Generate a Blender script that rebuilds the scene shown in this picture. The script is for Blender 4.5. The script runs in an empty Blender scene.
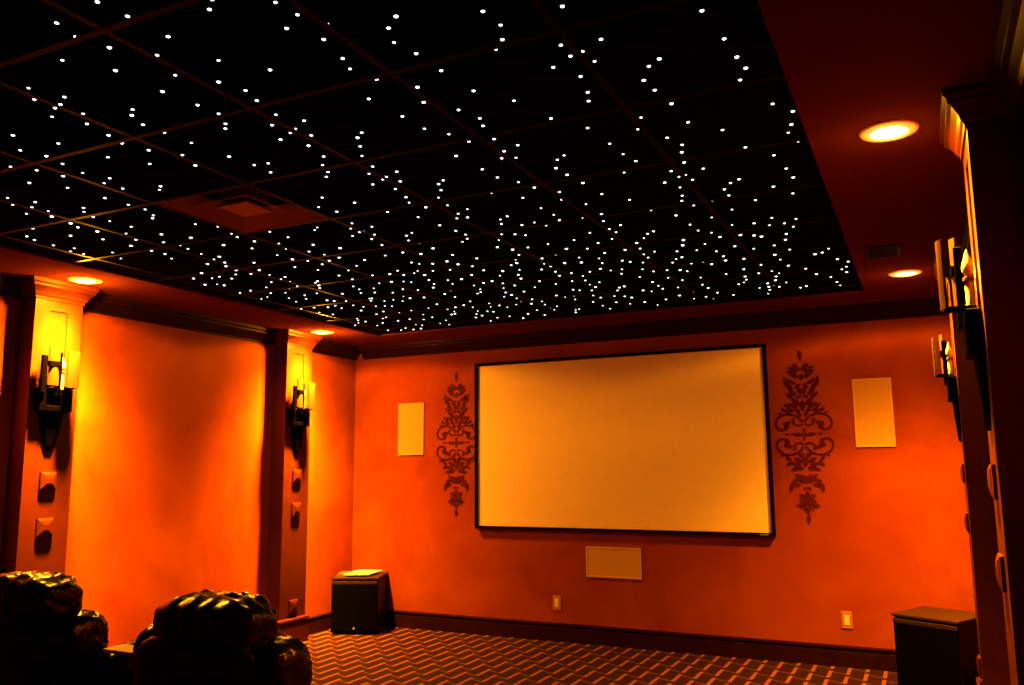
import bpy, bmesh, math, random
from mathutils import Vector, Matrix, noise
PI = math.pi
C = bpy.context.scene.collection
random.seed(7)

# ------------------------------------------------------------------ helpers
def col4(c): return (c[0], c[1], c[2], 1.0)

def mat(name, color, rough=0.6, metal=0.0, spec=0.5, emit=None, estr=0.0, mottle=None, mscale=3.0, bump=0.0, bscale=40.0, tint=(1, 1, 1)):
    m = bpy.data.materials.new(name); m.use_nodes = True
    nt = m.node_tree; b = nt.nodes['Principled BSDF']
    b.inputs['Base Color'].default_value = col4(color)
    b.inputs['Roughness'].default_value = rough
    b.inputs['Metallic'].default_value = metal
    b.inputs['Specular IOR Level'].default_value = spec
    b.inputs['Specular Tint'].default_value = col4(tint)
    if emit:
        b.inputs['Emission Color'].default_value = col4(emit)
        b.inputs['Emission Strength'].default_value = estr
    geo = nt.nodes.new('ShaderNodeNewGeometry')
    if mottle:
        n1 = nt.nodes.new('ShaderNodeTexNoise'); n1.inputs['Scale'].default_value = mscale
        n1.inputs['Detail'].default_value = 6.0; n1.inputs['Roughness'].default_value = 0.62
        n1.inputs['Distortion'].default_value = 0.6
        nt.links.new(geo.outputs['Position'], n1.inputs['Vector'])
        r = nt.nodes.new('ShaderNodeValToRGB')
        r.color_ramp.elements[0].position = 0.33; r.color_ramp.elements[0].color = col4(mottle[0])
        r.color_ramp.elements[1].position = 0.68; r.color_ramp.elements[1].color = col4(mottle[1])
        nt.links.new(n1.outputs['Fac'], r.inputs['Fac'])
        nt.links.new(r.outputs['Color'], b.inputs['Base Color'])
    if bump:
        n2 = nt.nodes.new('ShaderNodeTexNoise'); n2.inputs['Scale'].default_value = bscale
        n2.inputs['Detail'].default_value = 5.0
        nt.links.new(geo.outputs['Position'], n2.inputs['Vector'])
        bp = nt.nodes.new('ShaderNodeBump'); bp.inputs['Strength'].default_value = bump; bp.inputs['Distance'].default_value = 0.01
        nt.links.new(n2.outputs['Fac'], bp.inputs['Height']); nt.links.new(bp.outputs['Normal'], b.inputs['Normal'])
    return m

def obj(name, bm, m, parent=None, smooth=False, loc=None):
    me = bpy.data.meshes.new(name)
    bmesh.ops.recalc_face_normals(bm, faces=bm.faces[:])
    bm.to_mesh(me); bm.free()
    if m: me.materials.append(m)
    if smooth:
        for p in me.polygons: p.use_smooth = True
        if smooth is not True:
            me.set_sharp_from_angle(angle=smooth)
    o = bpy.data.objects.new(name, me); C.objects.link(o)
    if parent is not None: o.parent = parent
    if loc is not None: o.location = loc
    return o

def thing(name, label, cat, loc=(0, 0, 0), rz=0.0, group=None):
    o = bpy.data.objects.new(name, None); C.objects.link(o)
    o.empty_display_size = 0.1
    o.location = loc; o.rotation_euler = (0, 0, rz)
    o['label'] = label; o['category'] = cat
    if group: o['group'] = group
    return o

def tag(o, label, cat, group=None, kind=None):
    o['label'] = label; o['category'] = cat
    if group: o['group'] = group
    if kind: o['kind'] = kind
    return o

def struct(name, bm, m, label, cat, smooth=False):
    o = obj(name, bm, m, None, smooth); o['kind'] = 'structure'; o['label'] = label; o['category'] = cat
    return o

def dup(root, loc, rz, label):
    r = root.copy(); C.objects.link(r); r.location = loc; r.rotation_euler = (0, 0, rz); r['label'] = label
    for ch in list(root.children):
        c = ch.copy(); C.objects.link(c); c.parent = r
        for g in list(ch.children):
            d = g.copy(); C.objects.link(d); d.parent = c
    return r

def box(bm, x0, x1, y0, y1, z0, z1, bev=0.0, seg=2):
    r = bmesh.ops.create_cube(bm, size=1.0)
    vs = r['verts']
    for v in vs:
        v.co = Vector(((x0 + x1) / 2 + v.co.x * (x1 - x0), (y0 + y1) / 2 + v.co.y * (y1 - y0), (z0 + z1) / 2 + v.co.z * (z1 - z0)))
    if bev > 0:
        es = list({e for v in vs for e in v.link_edges})
        bmesh.ops.bevel(bm, geom=es, offset=bev, segments=seg, profile=0.5, affect='EDGES')
    return bm

def B(x0, x1, y0, y1, z0, z1, bev=0.0, seg=2):
    return box(bmesh.new(), x0, x1, y0, y1, z0, z1, bev, seg)

def lathe(bm, prof, n=32, cx=0, cy=0, cap0=False, cap1=False):
    rings = []
    for r, z in prof:
        rings.append([bm.verts.new((cx + r * math.cos(2 * PI * k / n), cy + r * math.sin(2 * PI * k / n), z)) for k in range(n)])
    for a, b in zip(rings, rings[1:]):
        for k in range(n):
            bm.faces.new((a[k], a[(k + 1) % n], b[(k + 1) % n], b[k]))
    if cap0: bm.faces.new(rings[0][::-1])
    if cap1: bm.faces.new(rings[-1])
    return bm

def sweep(path, prof, closed=False, cap=True):
    """path: plan points; the profile's d goes to the LEFT of the walking direction; prof: (d, z)."""
    bm = bmesh.new(); n = len(path); P = [Vector(p) for p in path]; rows = []
    def nrm(a, b):
        d = (b - a).normalized(); return Vector((-d.y, d.x))
    for i in range(n):
        if closed or 0 < i < n - 1:
            n1 = nrm(P[i - 1], P[i]); n2 = nrm(P[i], P[(i + 1) % n])
            m = (n1 + n2); m = m / max(m.dot(n1), 1e-6)
            m = m if True else m
        elif i == 0: m = nrm(P[0], P[1])
        else: m = nrm(P[-2], P[-1])
        rows.append([bm.verts.new((P[i].x + m.x * d, P[i].y + m.y * d, z)) for d, z in prof])
    k = len(prof); cnt = n if closed else n - 1
    for i in range(cnt):
        a, b = rows[i], rows[(i + 1) % n]
        for j in range(k):
            bm.faces.new((a[j], b[j], b[(j + 1) % k], a[(j + 1) % k]))
    if cap and not closed:
        bm.faces.new(rows[0][::-1]); bm.faces.new(rows[-1])
    return bm

def soft(bm, cx, cy, cz, hx, hy, hz, p=3.2, n=14, fn=None):
    """a plump cushion: a cube grid pulled to a superellipsoid, with fn displacing along the normal"""
    vid = {}
    def vert(u, v, w):
        key = (round(u, 5), round(v, 5), round(w, 5))
        if key in vid: return vid[key]
        q = Vector((u, v, w))
        s = (abs(u) ** p + abs(v) ** p + abs(w) ** p) ** (1.0 / p)
        q = q / s
        g = Vector((math.copysign(abs(q.x) ** (p - 1), q.x) / hx, math.copysign(abs(q.y) ** (p - 1), q.y) / hy, math.copysign(abs(q.z) ** (p - 1), q.z) / hz)).normalized()
        d = fn(q, g) if fn else 0.0
        co = Vector((cx + q.x * hx, cy + q.y * hy, cz + q.z * hz)) + g * d
        vid[key] = bm.verts.new(co); return vid[key]
    for ax in range(3):
        for sgn in (-1, 1):
            for i in range(n):
                for j in range(n):
                    quad = []
                    for (a, b) in ((i, j), (i + 1, j), (i + 1, j + 1), (i, j + 1)):
                        t = [0, 0, 0]; t[ax] = sgn
                        t[(ax + 1) % 3] = math.tan((-1 + 2 * a / n) * PI / 4); t[(ax + 2) % 3] = math.tan((-1 + 2 * b / n) * PI / 4)
                        quad.append(vert(*t))
                    try: bm.faces.new(quad if sgn > 0 else quad[::-1])
                    except ValueError: pass
    return bm

# ------------------------------------------------------------------ camera (1024 x 685)
CAM = (2.2734, -6.5017, 1.3912); YAW, PITCH, ROLL, FPX = 0.4536, 0.1472, -0.0085, 840.68
fw = Vector((-math.sin(YAW) * math.cos(PITCH), math.cos(YAW) * math.cos(PITCH), math.sin(PITCH)))
rt = Vector((math.cos(YAW), math.sin(YAW), 0)); up = rt.cross(fw)
r2 = math.cos(ROLL) * rt + math.sin(ROLL) * up; u2 = -math.sin(ROLL) * rt + math.cos(ROLL) * up
cd = bpy.data.cameras.new('camera'); cam = bpy.data.objects.new('camera', cd); C.objects.link(cam)
M = Matrix((r2, u2, -fw)).transposed().to_4x4(); M.translation = Vector(CAM); cam.matrix_world = M
cd.sensor_fit = 'HORIZONTAL'; cd.sensor_width = 36.0; cd.lens = FPX / 1024 * 36.0; cd.clip_start = 0.02
bpy.context.scene.camera = cam

# ------------------------------------------------------------------ dimensions
XL, XR, YF, YB = -2.554, 2.61, 0.0, -7.3
ZW, ZS, ZC = 2.413, 2.527, 2.54            # wall top under the cornice, soffit underside, starry ceiling
SXL, SXR, SYF, SYB = -1.914, 1.978, -0.528, -6.75
FL, FR = -2.412, 2.457                     # faces of the pilasters
PILL = [(-3.337, -3.025), (-1.128, -0.818)]
PILR = [(-6.02, -5.71), (-3.67, -3.36), (-1.24, -0.93)]

# ------------------------------------------------------------------ materials
M_wall = mat('terracotta_faux_plaster', (.165, .024, .0022), 0.75, mottle=((.132, .0175, .0015), (.198, .036, .0035)), mscale=1.5, spec=.05, tint=(1, .42, .30))
M_soffit = mat('soffit_paint', (.07, .0125, .003), 0.7, mottle=((.06, .0105, .0025), (.08, .0145, .0038)), mscale=1.2, spec=.0, tint=(1, .42, .30))
M_crown = mat('dark_cherry_wood', (.012, .0025, .0014), 0.4, mottle=((.009, .002, .0011), (.015, .0032, .0016)), mscale=9, spec=.025, tint=(1, .42, .30))
M_pil = mat('cherry_wood', (.033, .0050, .0010), 0.45, mottle=((.027, .0040, .0008), (.039, .0062, .0012)), mscale=5, spec=.12, tint=(1, .42, .30))
M_black = mat('black_tile', (.0022, .0014, .0014), 0.9, spec=.0)
M_grid = mat('black_grid_metal', (.0032, .0006, .0005), 0.55, spec=.012, tint=(1, .42, .30))
M_vent = mat('brown_vent_metal', (.16, .035, .015), 0.5, spec=.15)
M_dark = mat('black_recess', (.006, .005, .005), 0.9, spec=.1)
M_screen = mat('screen_fabric', (.64, .47, .29), 0.9, spec=.03)
M_velvet = mat('black_velvet', (.002, .001, .001), 0.85, spec=.04, tint=(1, .42, .30))
M_stencil = mat('dark_red_stencil_paint', (.16, .022, .010), 0.6, mottle=((.034, .0035, .0009), (.060, .007, .0018)), mscale=14, spec=.02)
M_cream = mat('cream_grille', (.34, .19, .07), 0.7, spec=.08)
M_creamf = mat('cream_frame', (.38, .22, .09), 0.6, spec=.15)
M_plate = mat('tan_wall_plate', (.28, .085, .03), 0.5, spec=.4)
M_white = mat('white_plastic', (.42, .40, .36), 0.4)
M_sub = mat('black_vinyl', (.0012, .001, .001), 0.5, spec=.08, bump=.1, bscale=150, tint=(1, .42, .30))
M_subtop = mat('black_satin_top', (.018, .009, .007), 0.45, spec=.12, tint=(1, .42, .30))
M_cloth = mat('black_grille_cloth', (.0007, .0007, .0007), 0.95, spec=.015, bump=.3, bscale=300, tint=(1, .42, .30))
M_silver = mat('silver_badge', (.8, .8, .8), 0.25, metal=.9)
M_paper = mat('white_paper', (.60, .58, .55), 0.8)
M_orange = mat('orange_card', (.10, .014, .004), 0.8)
M_leather = mat('black_leather', (.0015, .001, .001), 0.26, spec=.14, bump=.2, bscale=45, tint=(1, .42, .30))
M_tan = mat('pale_wood', (.5, .34, .2), 0.5, spec=.3)
M_iron = mat('dark_iron', (.0002, .0001, .0001), 0.6, spec=.004, bump=.2, bscale=60, tint=(1, .42, .30))
M_brass = mat('dark_brass', (.08, .035, .012), 0.4, metal=.8)
M_bulb = mat('milky_bulb_glass', (.45, .40, .34), 0.2, spec=.3)
M_ring = mat('white_trim_ring', (.85, .80, .72), 0.5)
M_lens = mat('lamp_lens', (.9, .8, .6), 0.4, emit=(1.0, .62, .20), estr=14.0)
M_glow = mat('lamp_halo_glow', (.6, .4, .2), 0.5, emit=(1.0, .33, .03), estr=1.6)  # orange emission imitating the halo around the lens, not a lamp glass
M_star = mat('fibre_tip', (.9, .95, 1), 0.4, emit=(.86, .93, 1.0), estr=4.0)
M_star.cycles.emission_sampling = 'NONE'

def amber_glass():
    m = bpy.data.materials.new('amber_art_glass'); m.use_nodes = True; nt = m.node_tree
    b = nt.nodes['Principled BSDF']; out = nt.nodes['Material Output']
    b.inputs['Base Color'].default_value = (.045, .017, .005, 1); b.inputs['Roughness'].default_value = .3
    tr = nt.nodes.new('ShaderNodeBsdfTranslucent'); tr.inputs['Color'].default_value = (.06, .024, .008, 1)
    mx = nt.nodes.new('ShaderNodeMixShader'); mx.inputs[0].default_value = .45
    nt.links.new(b.outputs[0], mx.inputs[1]); nt.links.new(tr.outputs[0], mx.inputs[2]); nt.links.new(mx.outputs[0], out.inputs['Surface'])
    return m
M_amber = amber_glass()

def clear_glass():
    m = bpy.data.materials.new('clear_glass'); m.use_nodes = True; nt = m.node_tree
    out = nt.nodes['Material Output']; nt.nodes.remove(nt.nodes['Principled BSDF'])
    t = nt.nodes.new('ShaderNodeBsdfTransparent'); t.inputs['Color'].default_value = (.93, .86, .78, 1)
    g = nt.nodes.new('ShaderNodeBsdfGlossy'); g.inputs['Roughness'].default_value = .08
    f = nt.nodes.new('ShaderNodeFresnel'); f.inputs['IOR'].default_value = 1.45
    mx = nt.nodes.new('ShaderNodeMixShader')
    nt.links.new(f.outputs[0], mx.inputs[0]); nt.links.new(t.outputs[0], mx.inputs[1]); nt.links.new(g.outputs[0], mx.inputs[2])
    nt.links.new(mx.outputs[0], out.inputs['Surface'])
    return m
M_glass = clear_glass()

def carpet():
    """dark red carpet woven with staircase lines: short pale bars joined by thin slanted strokes"""
    m = bpy.data.materials.new('patterned_carpet'); m.use_nodes = True; nt = m.node_tree; L = nt.links
    b = nt.nodes['Principled BSDF']; b.inputs['Roughness'].default_value = .95; b.inputs['Specular IOR Level'].default_value = .1
    geo = nt.nodes.new('ShaderNodeNewGeometry'); sp = nt.nodes.new('ShaderNodeSeparateXYZ'); L.new(geo.outputs['Position'], sp.inputs[0])
    def ma(op, a, b_=None, c=None):
        n = nt.nodes.new('ShaderNodeMath'); n.operation = op
        for i, v in enumerate((a, b_, c)):
            if v is None: continue
            if isinstance(v, (int, float)): n.inputs[i].default_value = v
            else: L.new(v, n.inputs[i])
        return n.outputs[0]
    PX, PY = .226, .26
    masks = []; thin = []
    for ox, oy in ((0, 0), (PX / 2, PY / 2)):
        u = ma('SUBTRACT', ma('FLOORED_MODULO', ma('ADD', sp.outputs[0], 50 * PX + PX / 2 - ox), PX), PX / 2)
        v = ma('SUBTRACT', ma('FLOORED_MODULO', ma('ADD', sp.outputs[1], 50 * PY + PY / 2 - oy), PY), PY / 2)
        a = ma('LESS_THAN', ma('ABSOLUTE', u), .0125); c = ma('LESS_THAN', ma('ABSOLUTE', v), .102)
        masks.append(ma('MULTIPLY', a, c))
        # connector from the bar's far end slanting to the next bar's near end
        uu = ma('FLOORED_MODULO', ma('ADD', sp.outputs[0], 50 * PX - ox), PX)
        w = ma('ADD', ma('SUBTRACT', sp.outputs[1], .08 + oy), ma('MULTIPLY', uu, .5))
        ww = ma('SUBTRACT', ma('FLOORED_MODULO', ma('ADD', w, 50 * PY + PY / 2), PY), PY / 2)
        thin.append(ma('MULTIPLY', ma('LESS_THAN', ma('ABSOLUTE', ww), .009), ma('LESS_THAN', uu, PX / 2)))
    bar = ma('MAXIMUM', masks[0], masks[1]); th = ma('MAXIMUM', thin[0], thin[1])
    n = nt.nodes.new('ShaderNodeTexNoise'); n.inputs['Scale'].default_value = 60; n.inputs['Detail'].default_value = 4; L.new(geo.outputs['Position'], n.inputs['Vector'])
    r = nt.nodes.new('ShaderNodeValToRGB'); r.color_ramp.elements[0].position = .3; r.color_ramp.elements[1].position = .7
    r.color_ramp.elements[0].color = (.0085, .0009, .0005, 1); r.color_ramp.elements[1].color = (.015, .0016, .0008, 1); L.new(n.outputs['Fac'], r.inputs['Fac'])
    m1 = nt.nodes.new('ShaderNodeMix'); m1.data_type = 'RGBA'; L.new(ma('MULTIPLY', th, .6), m1.inputs['Factor']); L.new(r.outputs['Color'], m1.inputs['A']); m1.inputs['B'].default_value = (.09, .028, .015, 1)
    m2 = nt.nodes.new('ShaderNodeMix'); m2.data_type = 'RGBA'; L.new(bar, m2.inputs['Factor']); L.new(m1.outputs['Result'], m2.inputs['A']); m2.inputs['B'].default_value = (.12, .038, .022, 1)
    L.new(m2.outputs['Result'], b.inputs['Base Color'])
    bp = nt.nodes.new('ShaderNodeBump'); bp.inputs['Strength'].default_value = .5; bp.inputs['Distance'].default_value = .006
    L.new(ma('ADD', n.outputs['Fac'], bar), bp.inputs['Height']); L.new(bp.outputs['Normal'], b.inputs['Normal'])
    return m
M_carpet = carpet()
# ------------------------------------------------------------------ the room
struct('floor', B(XL - .1, XR + .1, YB - .1, YF + .1, -.08, 0), M_carpet, 'dark red carpet woven with pale staircase lines', 'floor')
struct('wall_front', B(XL - .1, XR + .1, YF, YF + .1, 0, 2.72), M_wall, 'terracotta plaster wall behind the projection screen', 'wall')
struct('wall_left', B(XL - .1, XL, YB, YF, 0, 2.72), M_wall, 'terracotta plaster wall with two lit pilasters', 'wall')
struct('wall_right', B(XR, XR + .1, YB, YF, 0, 2.72), M_wall, 'terracotta plaster wall seen edge on behind the dark pilasters', 'wall')
struct('wall_back', B(XL - .1, XR + .1, YB - .1, YB, 0, 2.72), M_wall, 'plaster wall at the rear of the room', 'wall')
bm = bmesh.new()
box(bm, XL, SXL, YB, YF, ZS, 2.70); box(bm, SXR, XR, YB, YF, ZS, 2.70)
box(bm, SXL, SXR, SYF, YF, ZS, 2.70); box(bm, SXL, SXR, YB, SYB, ZS, 2.70)
struct('soffit', bm, M_soffit, 'painted lowered border running round the starry ceiling', 'soffit')
bm = bmesh.new(); DX0, DX1, DY0, DY1 = -.656, -.132, -4.012, -3.488
box(bm, SXL, DX0, SYB, SYF, ZC, 2.68); box(bm, DX1, SXR, SYB, SYF, ZC, 2.68); box(bm, DX0, DX1, SYB, DY0, ZC, 2.68); box(bm, DX0, DX1, DY1, SYF, ZC, 2.68)
struct('ceiling', bm, M_black, 'black tiled ceiling dotted with small white star lights', 'ceiling')
bm = bmesh.new()
TX, TY = .535, .545
x = -.127 - 3 * TX
while x < SXR:
    if x > SXL + .02: box(bm, x - .011, x + .011, SYB, SYF, ZC - .004, ZC + .004)
    x += TX
y = -4.022 - 5 * TY
while y < SYF - .02:
    if y > SYB + .02: box(bm, SXL, SXR, y - .011, y + .011, ZC - .0045, ZC + .004)
    y += TY
struct('trim_1', bm, M_grid, 'black metal grid between the ceiling tiles', 'ceiling grid')

CROWN = [(0, ZW), (.010, ZW), (.012, ZW + .014), (.024, ZW + .022), (.034, ZW + .040), (.056, ZW + .062), (.072, ZW + .070), (.074, ZW + .084), (.088, ZW + .092), (.090, ZS), (0, ZS)]
BASE = [(0, 0), (.020, 0), (.020, .104), (.014, .108), (.014, .116), (.022, .122), (.024, .134), (.014, .142), (0, .1436)]
# cornice and skirting, one run of wall after another (the run keeps the room on its left)
def runs(side, prof, zname, label, cat, i0):
    i = i0
    if side == 'left':
        ys = [YF] + [v for p in reversed(PILL) for v in (p[1], p[0])] + [YB]
        for a, b in zip(ys[0::2], ys[1::2]):
            struct('%s_%d' % (zname, i) if zname == 'trim' else '%s_left' % zname + ('' if i == i0 else '.%03d' % (i - i0)), sweep([(XL, a), (XL, b)], prof), M_crown, label, cat); i += 1
    else:
        ys = [YB] + [v for p in PILR for v in p] + [YF]
        for a, b in zip(ys[0::2], ys[1::2]):
            struct('%s_%d' % (zname, i) if zname == 'trim' else '%s_right' % zname + ('' if i == i0 else '.%03d' % (i - i0)), sweep([(XR, a), (XR, b)], prof), M_crown, label, cat); i += 1
    return i
n = runs('left', CROWN, 'trim', 'dark wood cornice between pilasters above the bright wall', 'cornice', 2)
n = runs('right', CROWN, 'trim', 'dark wood cornice between the shaded pilasters', 'cornice', n)
struct('trim_%d' % n, sweep([(XR - .09, YF), (XL + .09, YF)], CROWN), M_crown, 'dark wood cornice above the projection screen', 'cornice')
runs('left', BASE, 'baseboard', 'dark wood skirting between pilasters', 'skirting', 0)
runs('right', BASE, 'baseboard', 'dark wood skirting between the shaded pilasters', 'skirting', 0)
struct('baseboard_front', sweep([(XR - .024, YF), (XL + .024, YF)], BASE), M_crown, 'dark wood skirting along the screen wall', 'skirting')

# ------------------------------------------------------------------ pilasters (local: x along the wall, y out of the wall, z up)
def make_pilaster(dep, w, label):
    t = thing('pilaster', label, 'pilaster', group='wood pilasters')
    h = w / 2; f = dep - .009
    obj('shaft', B(-h, h, 0, f, 0, ZS), M_pil, t)
    # front board with a narrow sunk panel in its upper half
    bm = bmesh.new(); s = .098
    box(bm, -h, -h + s, f, dep, 1.60, ZW); box(bm, h - s, h, f, dep, 1.60, ZW)
    box(bm, -h + s, h - s, f, dep, ZW - .062, ZW); box(bm, -h, h, f, dep, .19, 1.60)
    obj('panel_frame', bm, M_pil, t)
    # capital: the cornice returns round three sides
    obj('capital', sweep([(-h, -.0 + .001), (-h, dep), (h, dep), (h, .001)], [(d * .7, z) for d, z in CROWN]), M_pil, t)
    # plinth
    pl = [(0, 0), (.022, 0), (.022, .165), (.014, .172), (.026, .182), (.026, .198), (.012, .206), (0, .208)]
    obj('plinth', sweep([(-h, .001), (-h, dep), (h, dep), (h, .001)], pl), M_pil, t)
    # raised square blocks with pyramid faces
    for z in (1.335, 1.065, .295):
        bm = bmesh.new(); a = .052
        v = [[bm.verts.new((sx * k, dep - .002 + o, z + sz * k)) for sx, sz in ((-1, -1), (1, -1), (1, 1), (-1, 1))] for k, o in ((a, 0), (a, .012), (a * .72, .019), (a * .30, .023))]
        for p, q in zip(v, v[1:]):
            for i in range(4): bm.faces.new((p[i], p[(i + 1) % 4], q[(i + 1) % 4], q[i]))
        bm.faces.new(v[-1]); bm.faces.new(v[0][::-1])
        obj('rosette_block', bm, M_pil, t)
    return t
def put(t, x, yc, side): t.location = (x, yc, 0); t.rotation_euler = (0, 0, -PI / 2 if side == 'L' else PI / 2)
WP = .311
pil = make_pilaster(FL - XL, WP, 'red-brown wood pilaster brightly lit at its top, behind the leather recliners')
put(pil, XL, sum(PILL[0]) / 2, 'L')
dup(pil, (XL, sum(PILL[1]) / 2, 0), -PI / 2, 'lit wood pilaster nearest the box with papers on it')
pr = make_pilaster(XR - FR, WP, 'shaded wood pilaster beside the black box with a bare top')
put(pr, XR, sum(PILR[2]) / 2, 'R')
dup(pr, (XR, sum(PILR[1]) / 2, 0), PI / 2, 'shaded wood pilaster with a candle bulb glinting in its sconce')
dup(pr, (XR, sum(PILR[0]) / 2, 0), PI / 2, 'dark wood pilaster at the frame edge, only its sconce glass showing')

# ------------------------------------------------------------------ sconces (local: x along wall, y out of the wall, z up from the bracket's mid height)
def make_sconce(label):
    t = thing('wall_sconce', label, 'sconce', group='iron wall sconces on the pilasters'); t.scale = (1.2, 1, 1)
    # flat tapering pointed bracket
    bm = bmesh.new()
    secs = [(-.235, .008, .010), (-.21, .026, .016), (-.12, .048, .022), (-.02, .060, .028), (-.002, .082, .034)]
    rings = []
    for z, hw, d in secs:
        rings.append([bm.verts.new((x, y, z)) for x, y in ((-hw, .0), (hw, .0), (hw, d * .6), (hw * .55, d), (-hw * .55, d), (-hw, d * .6))])
    for a, c in zip(rings, rings[1:]):
        for i in range(6): bm.faces.new((a[i], a[(i + 1) % 6], c[(i + 1) % 6], c[i]))
    bm.faces.new(rings[0][::-1]); bm.faces.new(rings[-1])
    obj('bracket', bm, M_iron, t)
    # open iron cage: two cheeks, a back plate and two rails with a window between them
    bm = bmesh.new()
    box(bm, .052, .090, .002, .048, -.002, .135, .004, 1); box(bm, -.090, -.024, .002, .048, -.002, .135, .004, 1)
    box(bm, -.024, .052, .002, .010, -.002, .135)
    box(bm, -.024, .052, .010, .050, -.002, .030, .003, 1); box(bm, -.024, .052, .010, .050, .092, .135, .003, 1)
    obj('cage', bm, M_iron, t)
    obj('strap', B(.066, .094, .040, .062, .10, .325, .003, 1), M_iron, t)
    obj('strap', B(-.012, -.002, .036, .062, .125, .350, .002, 1), M_iron, t)
    # two upright amber glass shields, slightly bowed, held off the wall on iron clips
    for cx, cy, hw, z0, z1 in ((.030, .056, .029, .150, .385), (-.052, .098, .033, .140, .360)):
        bm = bmesh.new(); rows = []
        for k in range(9):
            s = -1 + 2 * k / 8; x = cx + s * hw; y = cy + .014 * (1 - s * s)
            rows.append([bm.verts.new((x, y, z0)), bm.verts.new((x, y, z1)), bm.verts.new((x, y - .006, z1)), bm.verts.new((x, y - .006, z0))])
        for a, c in zip(rows, rows[1:]):
            for i in range(4): bm.faces.new((a[i], a[(i + 1) % 4], c[(i + 1) % 4], c[i]))
        bm.faces.new(rows[0][::-1]); bm.faces.new(rows[-1])
        g = obj('glass_shield', bm, M_amber, t, smooth=.6)
        if cx > 0:
            o = obj('band', B(cx - hw - .002, cx + hw + .002, cy - .008, cy + .016, .262, .294, .002, 1), M_iron, g)
        obj('clip', B(cx - .012, cx + .012, .012, cy + .004, z0 - .008, z0 + .010, .002, 1), M_iron, t)
    bm = bmesh.new(); lathe(bm, [(.012, .13), (.012, .225), (.010, .230)], 20, -.030, .026, True, True)
    obj('candle_stem', bm, M_bulb, t, smooth=.6)
    bm = bmesh.new(); lathe(bm, [(.010, .230), (.017, .232), (.017, .242), (.010, .246)], 20, -.030, .026, True, True)
    obj('brass_collar', bm, M_brass, t, smooth=.6)
    bm = bmesh.new(); lathe(bm, [(.008, .246), (.015, .258), (.018, .272), (.015, .290), (.009, .308), (.004, .322), (.001, .332)], 20, -.030, .026, True, True)
    obj('flame_bulb', bm, M_bulb, t, smooth=True)
    return t
SZ = 1.745
sc = make_sconce('dark iron sconce on the lit pilaster behind the leather recliners')
put(sc, FL, sum(PILL[0]) / 2 - .012, 'L'); sc.location.z = SZ
dup(sc, (FL, sum(PILL[1]) / 2 - .012, SZ), -PI / 2, 'dark iron sconce on the lit pilaster nearest the papers')
dup(sc, (FR, sum(PILR[2]) / 2, SZ), PI / 2, 'sconce seen in profile against the terracotta wall, above the bare box')
dup(sc, (FR, sum(PILR[1]) / 2, SZ - .02), PI / 2, 'sconce with an amber glass shield beside a glinting flame bulb')
dup(sc, (FR, sum(PILR[0]) / 2, SZ - .02), PI / 2, 'sconce at the frame edge, a sliver of lit amber glass')

# ------------------------------------------------------------------ recessed ceiling lamps
def make_can(label):
    t = thing('recessed_downlight', label, 'ceiling light', group='recessed lamps in the soffit')
    bm = bmesh.new(); lathe(bm, [(.0845, 0), (.0845, -.004), (.088, -.005), (.094, -.003), (.096, 0)], 40)
    obj('trim_ring', bm, M_ring, t, smooth=.6)
    bm = bmesh.new(); lathe(bm, [(.0595, -.0005), (.0595, -.005), (.045, -.009), (.022, -.011), (.001, -.0115)], 40, cap0=True, cap1=True)
    obj('lens', bm, M_lens, t, smooth=True)
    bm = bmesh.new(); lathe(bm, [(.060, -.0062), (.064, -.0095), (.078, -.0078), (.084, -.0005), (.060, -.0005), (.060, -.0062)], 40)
    obj('halo_ring', bm, M_glow, t, smooth=.6)  # added ring round the lens, its glow stands in for the lamp's halo
    return t
def ies(name, prof):
    """the lamp's beam: (degrees off its axis, relative strength)"""
    t = bpy.data.texts.new(name); n = len(prof)
    t.write('IESNA:LM-63-2002\nTILT=NONE\n1 -1 1 %d 1 1 2 0 0 0\n1 1 1\n' % n)
    t.write(' '.join('%g' % a for a, _ in prof) + '\n0\n' + ' '.join('%g' % (s * 14.1513) for _, s in prof) + '\n'); return t
BEAM_A = ies('spread_strong.ies', ((0, 1000), (18, 1300), (28, 1300), (36, 930), (42, 590), (50, 390), (58, 310), (66, 255), (74, 235), (78, 210), (82, 80), (85, 50), (90, 75), (100, 110), (112, 60), (130, 0), (180, 0)))
BEAM_C = ies('beam_tilted.ies', ((0, 10500), (8, 9800), (14, 7400), (20, 4700), (28, 2150), (36, 760), (46, 200), (56, 0), (90, 0)))
BEAM_B = ies('spread_soft.ies', ((0, 1500), (18, 1600), (28, 1560), (36, 1080), (44, 650), (52, 240), (60, 95), (68, 75), (74, 100), (78, 150), (82, 50), (85, 14), (90, 7), (100, 7), (112, 3), (130, 0), (180, 0)))
def lamp(x, y, k):
    # an even spread straight down and a narrower beam turned towards the pilaster
    for prof, kk, tilt in ((BEAM_A if x < 0 else BEAM_B, k, 0), (BEAM_C, 1.0 if x < 0 else .25, 19)):
        ld = bpy.data.lights.new('lamp_light', 'POINT'); ld.energy = 1.0; ld.color = (1.0, .35, .008); ld.shadow_soft_size = .04
        ld.use_nodes = True; nt = ld.node_tree; em = nt.nodes['Emission']
        tx = nt.nodes.new('ShaderNodeTexIES'); tx.mode = 'INTERNAL'; tx.ies = prof; tx.inputs['Strength'].default_value = kk
        nt.links.new(tx.outputs['Fac'], em.inputs['Strength'])
        lo = bpy.data.objects.new('lamp_light', ld); C.objects.link(lo); lo.location = (x, y, ZS - .034)
        lo.rotation_euler = (0, math.radians(tilt if x < 0 else -tilt), 0)
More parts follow.
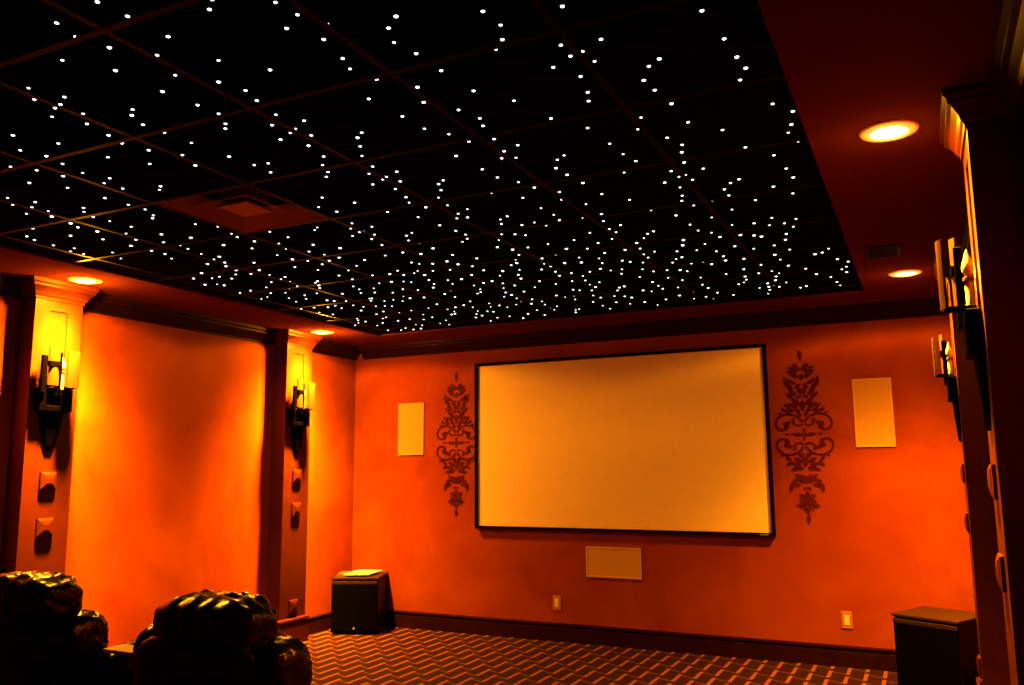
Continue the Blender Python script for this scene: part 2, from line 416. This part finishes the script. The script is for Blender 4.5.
cans = [((-2.2, -3.18), 1.0, 'glowing recessed lamp over the pilaster behind the recliners'),
        ((-2.2, -.95), 1.0, 'glowing recessed lamp over the lit pilaster near the papers'),
        ((2.236, -1.02), 1.0, 'recessed lamp in the dark soffit, close to the square vent'),
        ((2.236, -3.446), 1.0, 'largest glowing recessed lamp, alone in the dark soffit')]
c0 = None
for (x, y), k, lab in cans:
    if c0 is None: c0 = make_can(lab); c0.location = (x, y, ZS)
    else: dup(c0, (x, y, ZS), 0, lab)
    lamp(x, y, k)

# ------------------------------------------------------------------ ceiling diffuser in one tile, soffit vent
t = thing('air_diffuser', 'square brown stepped air diffuser set among the ceiling stars', 'air vent', (-.394, -3.75, ZC))
def frustum(o, i, z0, z1, th):
    bm = bmesh.new(); q = ((-1, -1), (1, -1), (1, 1), (-1, 1))
    r = [[bm.verts.new((sx * s, sy * s, z)) for sx, sy in q] for s, z in ((o, z0), (i, z1), (i, z1 + th), (o, z0 + th))]
    for k in range(4):
        p, n_ = r[k], r[(k + 1) % 4]
        for m_ in range(4): bm.faces.new((p[m_], p[(m_ + 1) % 4], n_[(m_ + 1) % 4], n_[m_]))
    return bm
obj('outer_cone', frustum(.262, .135, -.004, .052, .004), M_vent, t)
obj('middle_cone', frustum(.150, .075, .004, .034, .004), M_vent, t)
obj('centre_plate', B(-.085, .085, -.085, .085, .004, .012, .002, 1), M_vent, t)
obj('duct', B(-.262, .262, -.262, .262, .075, .10), M_dark, t)
t = thing('soffit_vent', 'small square black vent in the dark soffit', 'air vent', (2.14, -1.66, ZS))
bm = bmesh.new()
for a in ((-.085, .085, -.13, -.115), (-.085, .085, .115, .13), (-.085, -.07, -.115, .115), (.07, .085, -.115, .115)): box(bm, *a, -.008, 0)
obj('vent_frame', bm, M_dark, t)
bm = bmesh.new()
for k in range(9): box(bm, -.07, .07, -.112 + k * .026, -.102 + k * .026, -.006, -.001)
obj('slats', bm, M_dark, t)
obj('backing', B(-.07, .07, -.115, .115, -.001, 0), M_dark, t)

# ------------------------------------------------------------------ projection screen
SW, SH, ZB = 2.435, 1.37, .8998
t = thing('projection_screen', 'large blank projection screen in a thin black frame', 'screen', (0, YF, ZB))
obj('screen_fabric', B(-SW / 2 - .004, SW / 2 + .004, -.030, -.002, -.004, SH + .004), M_screen, t)
bm = bmesh.new(); fwid = .024
def ringbar(pts_o, pts_i, y0, y1):
    va = [bm.verts.new((x, y0, z)) for x, z in pts_o]; vb = [bm.verts.new((x, y1, z)) for x, z in pts_o]
    vc = [bm.verts.new((x, y1, z)) for x, z in pts_i]; vd = [bm.verts.new((x, y0, z)) for x, z in pts_i]
    for p, q in ((va, vb), (vb, vc), (vc, vd), (vd, va)):
        for i in range(4): bm.faces.new((p[i], p[(i + 1) % 4], q[(i + 1) % 4], q[i]))
ringbar([(-SW / 2 - fwid, -fwid), (SW / 2 + fwid, -fwid), (SW / 2 + fwid, SH + fwid), (-SW / 2 - fwid, SH + fwid)],
        [(-SW / 2, 0), (SW / 2, 0), (SW / 2, SH), (-SW / 2, SH)], -.001, -.050)
obj('frame', bm, M_velvet, t)
o = obj('badge', B(1.135, 1.195, -.053, -.0495, -.017, -.008, .001, 1), M_silver, t); o['label'] = 'small silver badge'

# ------------------------------------------------------------------ wall speakers and wall plates
def wall_speaker(label, x0, x1, z0, z1, wide=False):
    t = thing('wall_speaker', label, 'speaker', ((x0 + x1) / 2, YF, (z0 + z1) / 2), group='cream grilles of the wall speakers')
    hx, hz = (x1 - x0) / 2, (z1 - z0) / 2
    b = bmesh.new(); e = .014
    for a in ((-hx, hx, hz - e, hz), (-hx, hx, -hz, -hz + e), (-hx, -hx + e, -hz + e, hz - e), (hx - e, hx, -hz + e, hz - e)):
        box(b, a[0], a[1], -.012, -.0005, a[2], a[3], .002, 1)
    obj('frame', b, M_creamf, t)
    b = B(-hx + e, hx - e, -.008, -.0005, -hz + e, hz - e)
    obj('grille', b, M_cream, t)
    return t
wall_speaker('upright cream wall speaker grille on the bright part of the wall, near the corner', -2.059, -1.786, 1.506, 1.976)
wall_speaker('upright cream wall speaker grille above the box with the bare top', 1.826, 2.085, 1.510, 1.996)
wall_speaker('wide cream wall speaker grille centred under the projection screen', -.247, .213, .516, .755)
def outlet(label, loc, rz):
    t = thing('wall_outlet', label, 'outlet', loc, rz, 'wall outlets')
    obj('cover_plate', B(-.036, .036, -.007, -.0003, -.058, .058, .003, 2), M_plate, t)
    obj('insert', B(-.018, .018, -.010, -.006, -.034, .034, .002, 1), M_white, t)
    return t
o1 = outlet('wall outlet under the screen, closest below the wide grille', (-.509, YF, .297), 0)
dup(o1, (1.69, YF, .315), 0, 'bright wall outlet close to the box with the bare top')
dup(o1, (XL, -1.36, .36), PI / 2, 'wall outlet low beside the pilaster near the papers')

# ------------------------------------------------------------------ damask stencils on the front wall
def leaf(bm, a, b, w, bend=0.0, n=8):
    ax, az = a; bx, bz = b; dx, dz = bx - ax, bz - az; L = math.hypot(dx, dz); nx, nz = -dz / L, dx / L
    l, r = [], []
    for i in range(n + 1):
        s = i / n; wd = w * .64 * math.sin(PI * s ** .8) ** .8 if 0 < s < 1 else .0004
        off = bend * math.sin(PI * s)
        cx, cz = ax + dx * s + nx * off, az + dz * s + nz * off
        l.append((cx + nx * wd, cz + nz * wd)); r.append((cx - nx * wd, cz - nz * wd))
    strip(bm, l, r)
def scroll(bm, pts, w0, w1, ball=0.0):
    # Catmull-Rom stroke through pts
    q = []
    P = [pts[0]] + pts + [pts[-1]]
    for i in range(1, len(P) - 2):
        for k in range(6):
            s = k / 6; p0, p1, p2, p3 = P[i - 1], P[i], P[i + 1], P[i + 2]
            q.append(tuple(.5 * (2 * p1[c] + (p2[c] - p0[c]) * s + (2 * p0[c] - 5 * p1[c] + 4 * p2[c] - p3[c]) * s * s + (3 * p1[c] - p0[c] - 3 * p2[c] + p3[c]) * s ** 3) for c in (0, 1)))
    q.append(pts[-1]); l, r = [], []; n = len(q)
    for i in range(n):
        a = q[max(0, i - 1)]; b = q[min(n - 1, i + 1)]; dx, dz = b[0] - a[0], b[1] - a[1]; L = math.hypot(dx, dz) or 1
        s = i / (n - 1); w = (w0 + (w1 - w0) * s) * .72
        if ball and s > .72: w += ball * math.sin(PI * (s - .72) / .28) / 2
        l.append((q[i][0] - dz / L * w, q[i][1] + dx / L * w)); r.append((q[i][0] + dz / L * w, q[i][1] - dx / L * w))
    strip(bm, l, r)
LAY = [0]
def strip(bm, l, r):
    LAY[0] += 1; yo = -.0012 - .00012 * (LAY[0] % 60)
    axis = max(abs(p[0] + q[0]) for p, q in zip(l, r)) < 1e-6
    for sx in ((1,) if axis else (1, -1)):
        L_ = [[bm.verts.new((sx * x * .00102, y, -z * .00098)) for (x, z) in l] for y in (yo - (.00006 if sx < 0 else 0), -.0002)]
        R_ = [[bm.verts.new((sx * x * .00102, y, -z * .00098)) for (x, z) in r] for y in (yo - (.00006 if sx < 0 else 0), -.0002)]
        n = len(l)
        for i in range(n - 1):
            bm.faces.new((L_[0][i], L_[0][i + 1], R_[0][i + 1], R_[0][i]))
            bm.faces.new((L_[0][i], L_[1][i], L_[1][i + 1], L_[0][i + 1])); bm.faces.new((R_[0][i], R_[0][i + 1], R_[1][i + 1], R_[1][i]))
def damask(name, label, x, z):
    bm = bmesh.new()
    # z runs down from the tip in design units (0 .. 1300), x out from the axis
    leaf(bm, (0, 2), (0, 92), 26); leaf(bm, (4, 165), (44, 98), 24, 4); leaf(bm, (20, 175), (98, 132), 24, -6)
    leaf(bm, (0, 186), (0, 238), 30); leaf(bm, (22, 218), (84, 178), 28, -6)
    leaf(bm, (58, 306), (118, 198), 30, 16); leaf(bm, (8, 345), (26, 268), 26); leaf(bm, (36, 346), (92, 292), 28, 6); leaf(bm, (4, 262), (48, 300), 20, -6)
    leaf(bm, (0, 385), (0, 470), 34); leaf(bm, (26, 424), (70, 372), 30, -4); leaf(bm, (34, 446), (104, 404), 28, -4); leaf(bm, (16, 482), (66, 442), 22, -3); leaf(bm, (60, 470), (112, 440), 18)
    leaf(bm, (112, 470), (150, 436), 20, 4)
    scroll(bm, [(6, 548), (36, 512), (92, 488), (150, 496), (188, 536), (186, 582), (154, 606), (120, 592), (122, 562), (142, 558)], 12, 12, 20)
    scroll(bm, [(6, 560), (30, 574), (58, 566), (72, 540), (60, 524)], 9, 10, 14)
    leaf(bm, (80, 476), (124, 456), 16)
    leaf(bm, (0, 590), (0, 632), 16); leaf(bm, (12, 640), (92, 634), 22, 3); leaf(bm, (0, 628), (18, 652), 14); leaf(bm, (0, 648), (0, 690), 14)
    scroll(bm, [(6, 730), (40, 768), (92, 790), (150, 782), (188, 742), (186, 694), (154, 672), (120, 686), (122, 716), (142, 720)], 12, 12, 20)
    scroll(bm, [(6, 716), (30, 702), (58, 712), (72, 738), (60, 754)], 9, 10, 14)
    leaf(bm, (8, 812), (52, 776), 26, -4); leaf(bm, (0, 800), (0, 884), 36); leaf(bm, (24, 850), (80, 812), 28, -4); leaf(bm, (30, 872), (98, 850), 28, 2)
    leaf(bm, (14, 884), (60, 902), 24); leaf(bm, (70, 890), (104, 908), 18); leaf(bm, (96, 830), (134, 800), 20, 4)
    leaf(bm, (4, 1004), (34, 932), 24, -4); leaf(bm, (26, 1000), (78, 930), 30, -8); leaf(bm, (50, 978), (102, 986), 22, -4)
    leaf(bm, (66, 988), (112, 1070), 28, -14)
    for a in (0.0, 62, 118, 166): leaf(bm, (6 * math.sin(math.radians(a)), 1112 - 6 * math.cos(math.radians(a))), (66 * math.sin(math.radians(a)) + (.0 if a else .0), 1112 - 62 * math.cos(math.radians(a))), 30 if a in (62, 118) else 24)
    leaf(bm, (30, 1150), (80, 1164), 18); leaf(bm, (0, 1176), (0, 1222), 26); leaf(bm, (0, 1226), (0, 1296), 20)
    leaf(bm, (2, 150), (60, 112), 20, 3); leaf(bm, (30, 196), (100, 158), 20, -4); leaf(bm, (36, 262), (96, 214), 22, 8); leaf(bm, (58, 366), (112, 322), 22, 4); leaf(bm, (4, 352), (50, 366), 18)
    leaf(bm, (8, 500), (40, 476), 18); leaf(bm, (84, 436), (130, 406), 20, 4); leaf(bm, (40, 396), (84, 350), 18, 4); leaf(bm, (128, 500), (168, 470), 16, 4); leaf(bm, (84, 560), (112, 536), 16); leaf(bm, (100, 640), (128, 634), 12)
    leaf(bm, (84, 720), (112, 744), 16); leaf(bm, (8, 776), (40, 800), 18); leaf(bm, (84, 842), (130, 872), 20, -4); leaf(bm, (40, 880), (84, 918), 18, -4); leaf(bm, (128, 780), (168, 808), 16, -4)
    leaf(bm, (4, 944), (4, 1000), 18); leaf(bm, (40, 1010), (84, 1032), 20, -4); leaf(bm, (2, 1030), (30, 1052), 18); leaf(bm, (6, 1180), (44, 1196), 20); leaf(bm, (20, 1146), (62, 1188), 18)
    o = obj(name, bm, M_stencil, None, loc=(x, YF, z)); tag(o, label, 'wall stencil', 'damask stencils flanking the screen')
damask('damask_stencil', 'dark red damask stencil between the corner grille and the screen', -1.452, 2.235)
damask('damask_stencil', 'dark damask stencil between the screen and the grille above the bare box', 1.478, 2.238)

# ------------------------------------------------------------------ subwoofers in the corners
def subwoofer(label):
    t = thing('subwoofer', label, 'subwoofer', group='black box speakers in the corners')
    w, d, h = .40, .42, .47
    obj('cabinet', B(0, w, .012, d, .018, h - .026, .006), M_sub, t)
    obj('top_panel', B(-.004, w + .004, .002, d + .002, h - .018, h, .004), M_subtop, t)
    obj('neck', B(.010, w - .010, .020, d - .008, h - .027, h - .017), M_velvet, t)
    obj('front_strip', B(.004, w - .004, .0, .0125, h - .056, h - .030, .003), M_subtop, t)
    obj('grille', B(.008, w - .008, .001, .0125, .030, h - .060, .004), M_cloth, t)
    b = bmesh.new(); lathe(b, [(.009, 0), (.009, .003), (.006, .005)], 20, cap0=True, cap1=True)
    for v in b.verts: v.co = Vector((w / 2 + v.co.x, .0012 - v.co.z, .052 + v.co.y))
    o = obj('badge', b, M_silver, t, smooth=.6); o['label'] = 'silver round badge'
    for x, y in ((.05, .06), (w - .05, .06), (.05, d - .05), (w - .05, d - .05)):
        b = bmesh.new(); lathe(b, [(.018, 0), (.020, .019)], 16, x, y, True, True); obj('rubber_foot', b, M_velvet, t, smooth=.6)
    return t
s1 = subwoofer('black box speaker in the corner with papers lying on top')
AL = math.atan2(.16, .385); s1.location = (-2.367, -.54, 0); s1.rotation_euler = (0, 0, AL)
AR = math.atan2(-.16, .33); s2 = dup(s1, (2.005, -.575, 0), AR, 'black box speaker with a bare top, beside the shaded pilaster')
ml = Matrix.Translation(s1.location) @ Matrix.Rotation(AL, 4, 'Z')
def sheet(name, pts, z0, z1, m, label, cat):
    b = bmesh.new()
    a = [b.verts.new(ml @ Vector((x, y, z0))) for x, y in pts]; c = [b.verts.new(ml @ Vector((x, y, z1))) for x, y in pts]
    for i in range(len(pts)): b.faces.new((a[i], a[(i + 1) % len(pts)], c[(i + 1) % len(pts)], c[i]))
    b.faces.new(a[::-1]); b.faces.new(c)
    return tag(obj(name, b, m), label, cat)
sheet('booklet', [(.02, .10), (.17, .12), (.14, .35), (.0, .33)], .4705, .486, M_orange, 'orange booklet lying on the box speaker, beside the pale papers', 'booklet')
sheet('paper_sheets', [(.10, .03), (.31, .05), (.37, .34), (.15, .36)], .4865, .494, M_paper, 'pale sheets of paper lying on the corner box speaker', 'paper')

# ------------------------------------------------------------------ leather recliners (local: facing +y)
def wr(a, fx, fz, seed):
    def f(q, g):
        s = noise.noise(Vector((q.x * fx + seed, q.y * 2.1, q.z * fz + seed * 3)))
        s2 = noise.noise(Vector((q.x * fx * 2.3 + seed, q.y * 5, q.z * fz * 2 - seed)))
        return a * (1 - abs(s) * 2.4) + a * .5 * s2
    return f
def recliner(label, seed, inner, foot=True):
    t = thing('recliner', label, 'recliner', group='black leather recliners in a row')
    def part(name, *a, p=3.2, n=16, fn=None, parent=None, m=M_leather):
        b = bmesh.new(); soft(b, *a, p=p, n=n, fn=fn); return obj(name, b, m, parent or t, smooth=True)
    part('seat', 0, .10, .37, .29, .33, .12, p=4, fn=wr(.006, 3, 2, seed))
    part_z = 0.0 if inner > 0 else -.022
    bk = part('backrest', 0, -.30, .545, .285, .115, .33, p=3.8, fn=wr(.007, 3, 3, seed + 2))
    for v in bk.data.vertices: v.co.y -= (v.co.z - .3) * .16
    def gather(q, g):
        e = min(1.0, max(0.0, q.z + .35))                    # gathers run over the top edge only
        c = .5 + .5 * math.cos(q.x * 17 + seed + 1.2 * noise.noise(Vector((q.x * 3, seed, q.y * 2))))
        return .009 * e * c ** 2 + .007 * noise.noise(Vector((q.x * 5 + seed, q.y * 4, q.z * 4)))
    part('head_pillow', 0, -.345, .890 + part_z, .205, .120, .115, p=3.4, n=28, fn=gather)
    for sx in (-1, 1):
        part('shoulder_wing', (.240 if sx > 0 else -.315), (-.325 if sx > 0 else -.25), .775 + part_z, .088, .105, .105, p=2.8, n=14, fn=wr(.008, 5, 5, seed + sx))
        if sx == inner: part('armrest', sx * .372, .02, .44, .092, .46, .325, p=3.4, n=18, fn=wr(.005, 3, 3, seed + 5 * sx))
        else: part('armrest', sx * .352, -.13, .385, .085, .30, .275, p=3.2, n=18, fn=wr(.005, 3, 3, seed + 5 * sx))
    part('base_frame', 0, .02, .17, .30, .36, .15, p=7, n=8)
    if foot:
        part('footrest', -.03, .60, .235, .15, .17, .055, p=3.4, n=14, fn=wr(.006, 3, 3, seed + 9))
        for sx in (-.14, .14): obj('footrest_bar', B(sx * .7 - .03 - .012, sx * .7 - .03 + .012, .38, .52, .20, .225), M_iron, t)
    return t
RY = -4.02
r_1 = recliner('black leather recliner in front of the sconce pilaster, cut by the frame edge', 3.1, 1)
r_1.location = (-.80, RY, .0)
r_2 = recliner('black leather recliner closer to the carpet, its gathered headrest catching the light', 8.4, -1)
r_2.location = (.145, RY, .0)
b = B(-.372, -.150, RY - .355, RY - .265, .760, .774, .004)
tag(obj('tray', b, M_tan), 'pale slim tray lying on the armrest between two recliners', 'tray')

# ------------------------------------------------------------------ fibre-optic stars
STARS = """153,467 134,474 90,501 113,482 94,494 184,449 135,466 77,509 91,494 151,456 108,478 95,487 73,506 132,459 84,490 156,447 105,471 145,449 89,481 128,455 51,521 149,443 186,432 52,513 107,463 145,442 87,470 150,436 53,501 167,429 138,438 108,451 163,426 187,420 33,519 85,464 143,429 55,485 31,512 88,455 64,474 159,418 188,412 42,495 34,504 96,445 110,435 141,418 160,410 185,405 69,457 37,484 118,423 45,475 181,402 92,435 78,445 139,412 48,467 16,505 24,494 99,425 162,398 142,402 46,460 102,416 25,478 80,429 123,405 191,383 150,392 44,449 27,466 100,410 49,441 81,417 131,392 28,458 163,381 196,374 86,409 146,383 37,443 -9,498 60,424 -5,489 42,437 98,398 6,473 24,451 89,400 56,421 38,435 172,369 43,430 2,470 153,371 21,448 103,389 194,363 -15,492 -11,486 133,375 -15,485 -11,478 31,432 52,414 70,402 96,386 -1,463 192,356 36,423 156,362 78,390 0,455 114,372 -22,481 134,363 97,378 -17,472 92,380 47,406 154,355 110,369 176,349 194,346 1,444 34,412 -19,462 136,354 106,361 80,373 44,395 -21,455 152,344 3,428 28,405 184,336 132,347 49,386 11,416 -18,446 -11,437 107,352 5,417 128,344 38,389 81,362 25,398 145,337 157,334 42,383 -48,477 -41,465 60,369 5,408 39,381 21,394 86,353 -15,427 149,330 44,376 56,366 146,329 109,340 -37,448 186,319 -29,436 32,378 89,344 150,323 139,325 53,359 -59,467 37,369 167,315 -56,459 70,346 96,334 163,312 143,316 187,307 111,323 -58,451 47,351 79,334 35,358 159,305 93,324 178,299 3,374 -60,441 141,305 119,310 32,351 -56,432 45,340 -46,416 11,362 -73,451 100,313 -78,458 159,296 139,298 -70,442 35,342 80,317 -63,429 -50,413 50,331 151,292 184,286 -62,421 -7,364 168,284 -67,423 142,289 43,327 16,344 123,291 81,305 -4,355 101,296 61,313 -81,432 -89,443 24,331 44,320 39,321 56,310 91,294 156,275 -6,348 -44,381 80,296 131,278 -79,416 68,298 98,285 53,303 -26,355 61,297 26,315 145,267 71,291 -78,405 -9,337 -25,347 103,275 -77,397 -4,328 -67,382 -63,376 28,303 133,260 96,271 -15,330 170,253 -28,339 -81,389 -67,374 -115,435 -12,324 -110,426 -99,411 7,310 45,287 51,284 29,295 85,269 180,246 -15,323 151,250 -32,336 97,264 161,248 55,280 114,257 -85,386 -54,352 2,307 -11,316 -104,407 -75,370 174,241 134,248 110,254 -69,362 -122,428 -118,422 167,241 26,288 -22,319 -53,344 -117,415 39,278 -107,400 -2,299 139,241 -17,310 73,260 177,233 21,284 91,253 -106,392 106,247 -52,332 -72,350 40,271 0,292 -123,409 -129,417 58,259 82,249 151,230 -105,381 141,231 123,234 -19,298 157,226 -74,344 100,240 32,266 46,258 172,221 160,222 -125,398 1,280 -50,315 -72,334 63,246 37,258 -64,325 -103,365 73,241 -95,354 -128,392 -42,303 120,224 131,221 98,228 -117,374 -126,383 90,229 -18,280 -35,292 170,210 -11,273 3,263 -91,336 -68,315 35,246 78,228 53,237 144,209 -61,305 103,218 -83,324 -148,401 -122,364 -30,279 -114,354 114,213 124,210 163,201 -58,296 11,250 -111,346 96,215 43,233 62,225 -144,384 -136,372 133,203 29,238 152,199 71,218 -55,287 -81,307 -113,339 -7,252 96,207 -46,276 113,199 -134,357 -167,402 26,230 -26,259 169,188 81,207 59,214 -17,251 50,217 -64,284 -164,393 -5,243 -24,254 -80,296 39,221 134,190 109,196 84,202 21,227 -115,328 69,207 -75,289 188,180 -133,345 0,235 90,197 -111,319 -167,387 40,214 160,180 -132,337 -73,279 105,189 -58,267 143,179 121,183 184,173 133,180 -118,316 -168,376 -104,300 114,182 180,171 32,209 -164,367 -16,233 1,223 20,214 -154,352 63,194 10,216 -118,308 -137,328 -26,236 -34,240 124,175 -44,246 161,167 -91,281 74,187 37,200 -158,348 85,182 67,187 -69,260 -171,364 55,190 -41,239 -109,292 -84,269 -39,236 -129,310 -170,357 44,192 -124,301 97,172 14,203 -11,216 -53,241 149,160 -161,341 89,173 104,169 -36,229 3,206 -47,235 190,153 70,176 -114,285 35,189 107,164 -64,243 47,181 163,150 -126,291 -82,252 138,153 11,193 -22,209 195,144 -31,210 -41,216 -125,280 -117,273 77,162 -8,195 18,181 -81,240 44,169 -113,264 -57,220 126,145 152,140 -134,283 171,137 36,171 -64,223 92,152 -15,193 -54,216 -149,295 -5,186 144,138 110,143 193,131 -34,199 50,160 -119,261 -103,246 -44,205 -73,223 24,169 155,132 -147,283 98,141 -1,177 -24,189 135,133 80,145 -144,276 -107,243 -119,253 190,125 42,156 -154,282 -130,257 8,166 152,124 -50,196 -11,173 115,129 -93,223 -164,287 175,119 -110,236 134,124 192,116 43,148 60,141 -26,177 -85,212 -70,201 80,132 56,139 -124,240 -45,183 -63,194 27,147 -95,214 106,122 150,113 -115,229 131,116 30,143 37,139 -4,157 -30,169 182,106 90,121 -164,268 -143,247 127,112 52,131 -16,160 -162,264 -133,237 80,122 -171,271 -34,166 -82,195 144,106 67,123 -92,201 -54,175 155,103 107,110 -101,204 -16,151 71,117 -113,208 147,98 -127,217 10,135 -159,244 -82,182 -23,148 143,95 20,128 -144,228 32,123 -53,163 184,89 137,94 95,102 -72,172 149,92 -153,232 -120,204 13,127 44,114 -18,139 1,130 -138,216 -82,174 50,110 165,85 -170,242 34,114 109,92 -105,186 -10,131 -107,186 -120,196 142,85 161,82 84,95 53,104 -95,175 185,77 16,116 -66,156 -51,145 -20,128 -92,168 -110,180 -7,121 -164,223 -145,206 -103,174 157,75 -154,213 117,79 -136,195 99,82 -126,187 -133,191 139,73 -43,132 24,102 72,86 -17,117 -172,220 90,79 -77,147 38,93 -28,119 -10,109 -62,135 102,73 56,84 -158,201 -40,122 81,75 45,83 -131,172 -113,159 -48,120 -109,156 -5,99 -60,125 -119,162 -71,131 -38,113 25,85 -143,177 -128,164 -153,183 -90,137 61,69 -12,95 -80,127 -151,175 -145,167 5,81 -12,88 -161,178 26,72 -24,92 2,80 -106,135 -64,110 -58,106 -80,117 -55,102 -138,153 -172,179 -126,142 -119,132 -2,70 -84,109 -18,75 -36,82 -71,99 -88,107 -107,117 -170,161 -137,135 -70,92 -27,71 -53,79 -166,150 -107,104 -78,87 -64,78 -173,148 -138,121 -47,67 -143,118 -173,139 -127,105 -118,99 -161,127 -105,87 -75,68 -139,103 -165,120 -98,74 -163,113 -116,77 -155,101 -172,110 -113,68 -136,82 -126,75 -133,77 -166,93 -181,102 -153,71 -143,63 -151,62 -162,64 -172,69"""
pts = [tuple(int(v) / 100 for v in s.split(',')) for s in STARS.split()]
pts = [p for p in pts if not (DX0 - .02 < p[0] < DX1 + .02 and DY0 - .02 < -p[1] < DY1 + .02)]      # none on the air diffuser
def dome(bm, x, y, r):
    rings = []
    for a in (0, .5, 1.0):
        rr, zz = r * math.cos(a), ZC - .0005 - r * .6 * math.sin(a)
        rings.append([bm.verts.new((x + rr * math.cos(2 * PI * k / 8), y + rr * math.sin(2 * PI * k / 8), zz)) for k in range(8)])
    for p, q in zip(rings, rings[1:]):
        for k in range(8): bm.faces.new((p[k], p[(k + 1) % 8], q[(k + 1) % 8], q[k]))
    bm.faces.new(rings[-1]); bm.faces.new(rings[0][::-1])
protos = []
for r in (.0050, .0058, .0066):
    b = bmesh.new(); dome(b, 0, 0, r)
    for v in b.verts: v.co.z -= ZC
    me = bpy.data.meshes.new('star_light'); bm_ = b; bmesh.ops.recalc_face_normals(b, faces=b.faces[:]); b.to_mesh(me); b.free(); me.materials.append(M_star); protos.append(me)
rng = random.Random(4)
for i, (x, ny) in enumerate(pts[:300]):
    o = bpy.data.objects.new('star_light', protos[rng.choice((0, 1, 1, 2))]); C.objects.link(o); o.location = (x, -ny, ZC)
    tag(o, 'tiny white star light shining in the black ceiling', 'star light', 'fibre optic stars in the black ceiling')
b = bmesh.new()
for x, ny in pts[300:]: dome(b, x, -ny, rng.choice((.0055, .0065, .0075, .0085)))
def in_frame(p):
    d = Vector(p) - Vector(CAM); k = d.dot(fw)
    return k > 0 and abs(d.dot(r2) / k * FPX) < 516 and abs(d.dot(u2) / k * FPX) < 347
for _ in range(1000):      # the star field runs on over the rest of the ceiling, out of the photograph
    x, y = rng.uniform(SXL + .04, SXR - .04), rng.uniform(-6.6, SYF - .04)
    if not in_frame((x, y, ZC)): dome(b, x, y, .0058)
tag(obj('distant_star_lights', b, M_star), 'hundreds of tiny star lights crowding the far ceiling', 'star lights', None, 'stuff')

# ------------------------------------------------------------------ world and colour
w = bpy.data.worlds.new('world'); bpy.context.scene.world = w; w.use_nodes = True
w.node_tree.nodes['Background'].inputs[0].default_value = (0, 0, 0, 1); w.node_tree.nodes['Background'].inputs[1].default_value = 0
sc_ = bpy.context.scene
sc_.view_settings.view_transform = 'Standard'; sc_.view_settings.look = 'None'; sc_.view_settings.exposure = -0.2; sc_.view_settings.gamma = 1
sc_.view_settings.use_curve_mapping = False
sc_.cycles.max_bounces = 8; sc_.cycles.diffuse_bounces = 1; sc_.cycles.sample_clamp_indirect = 6
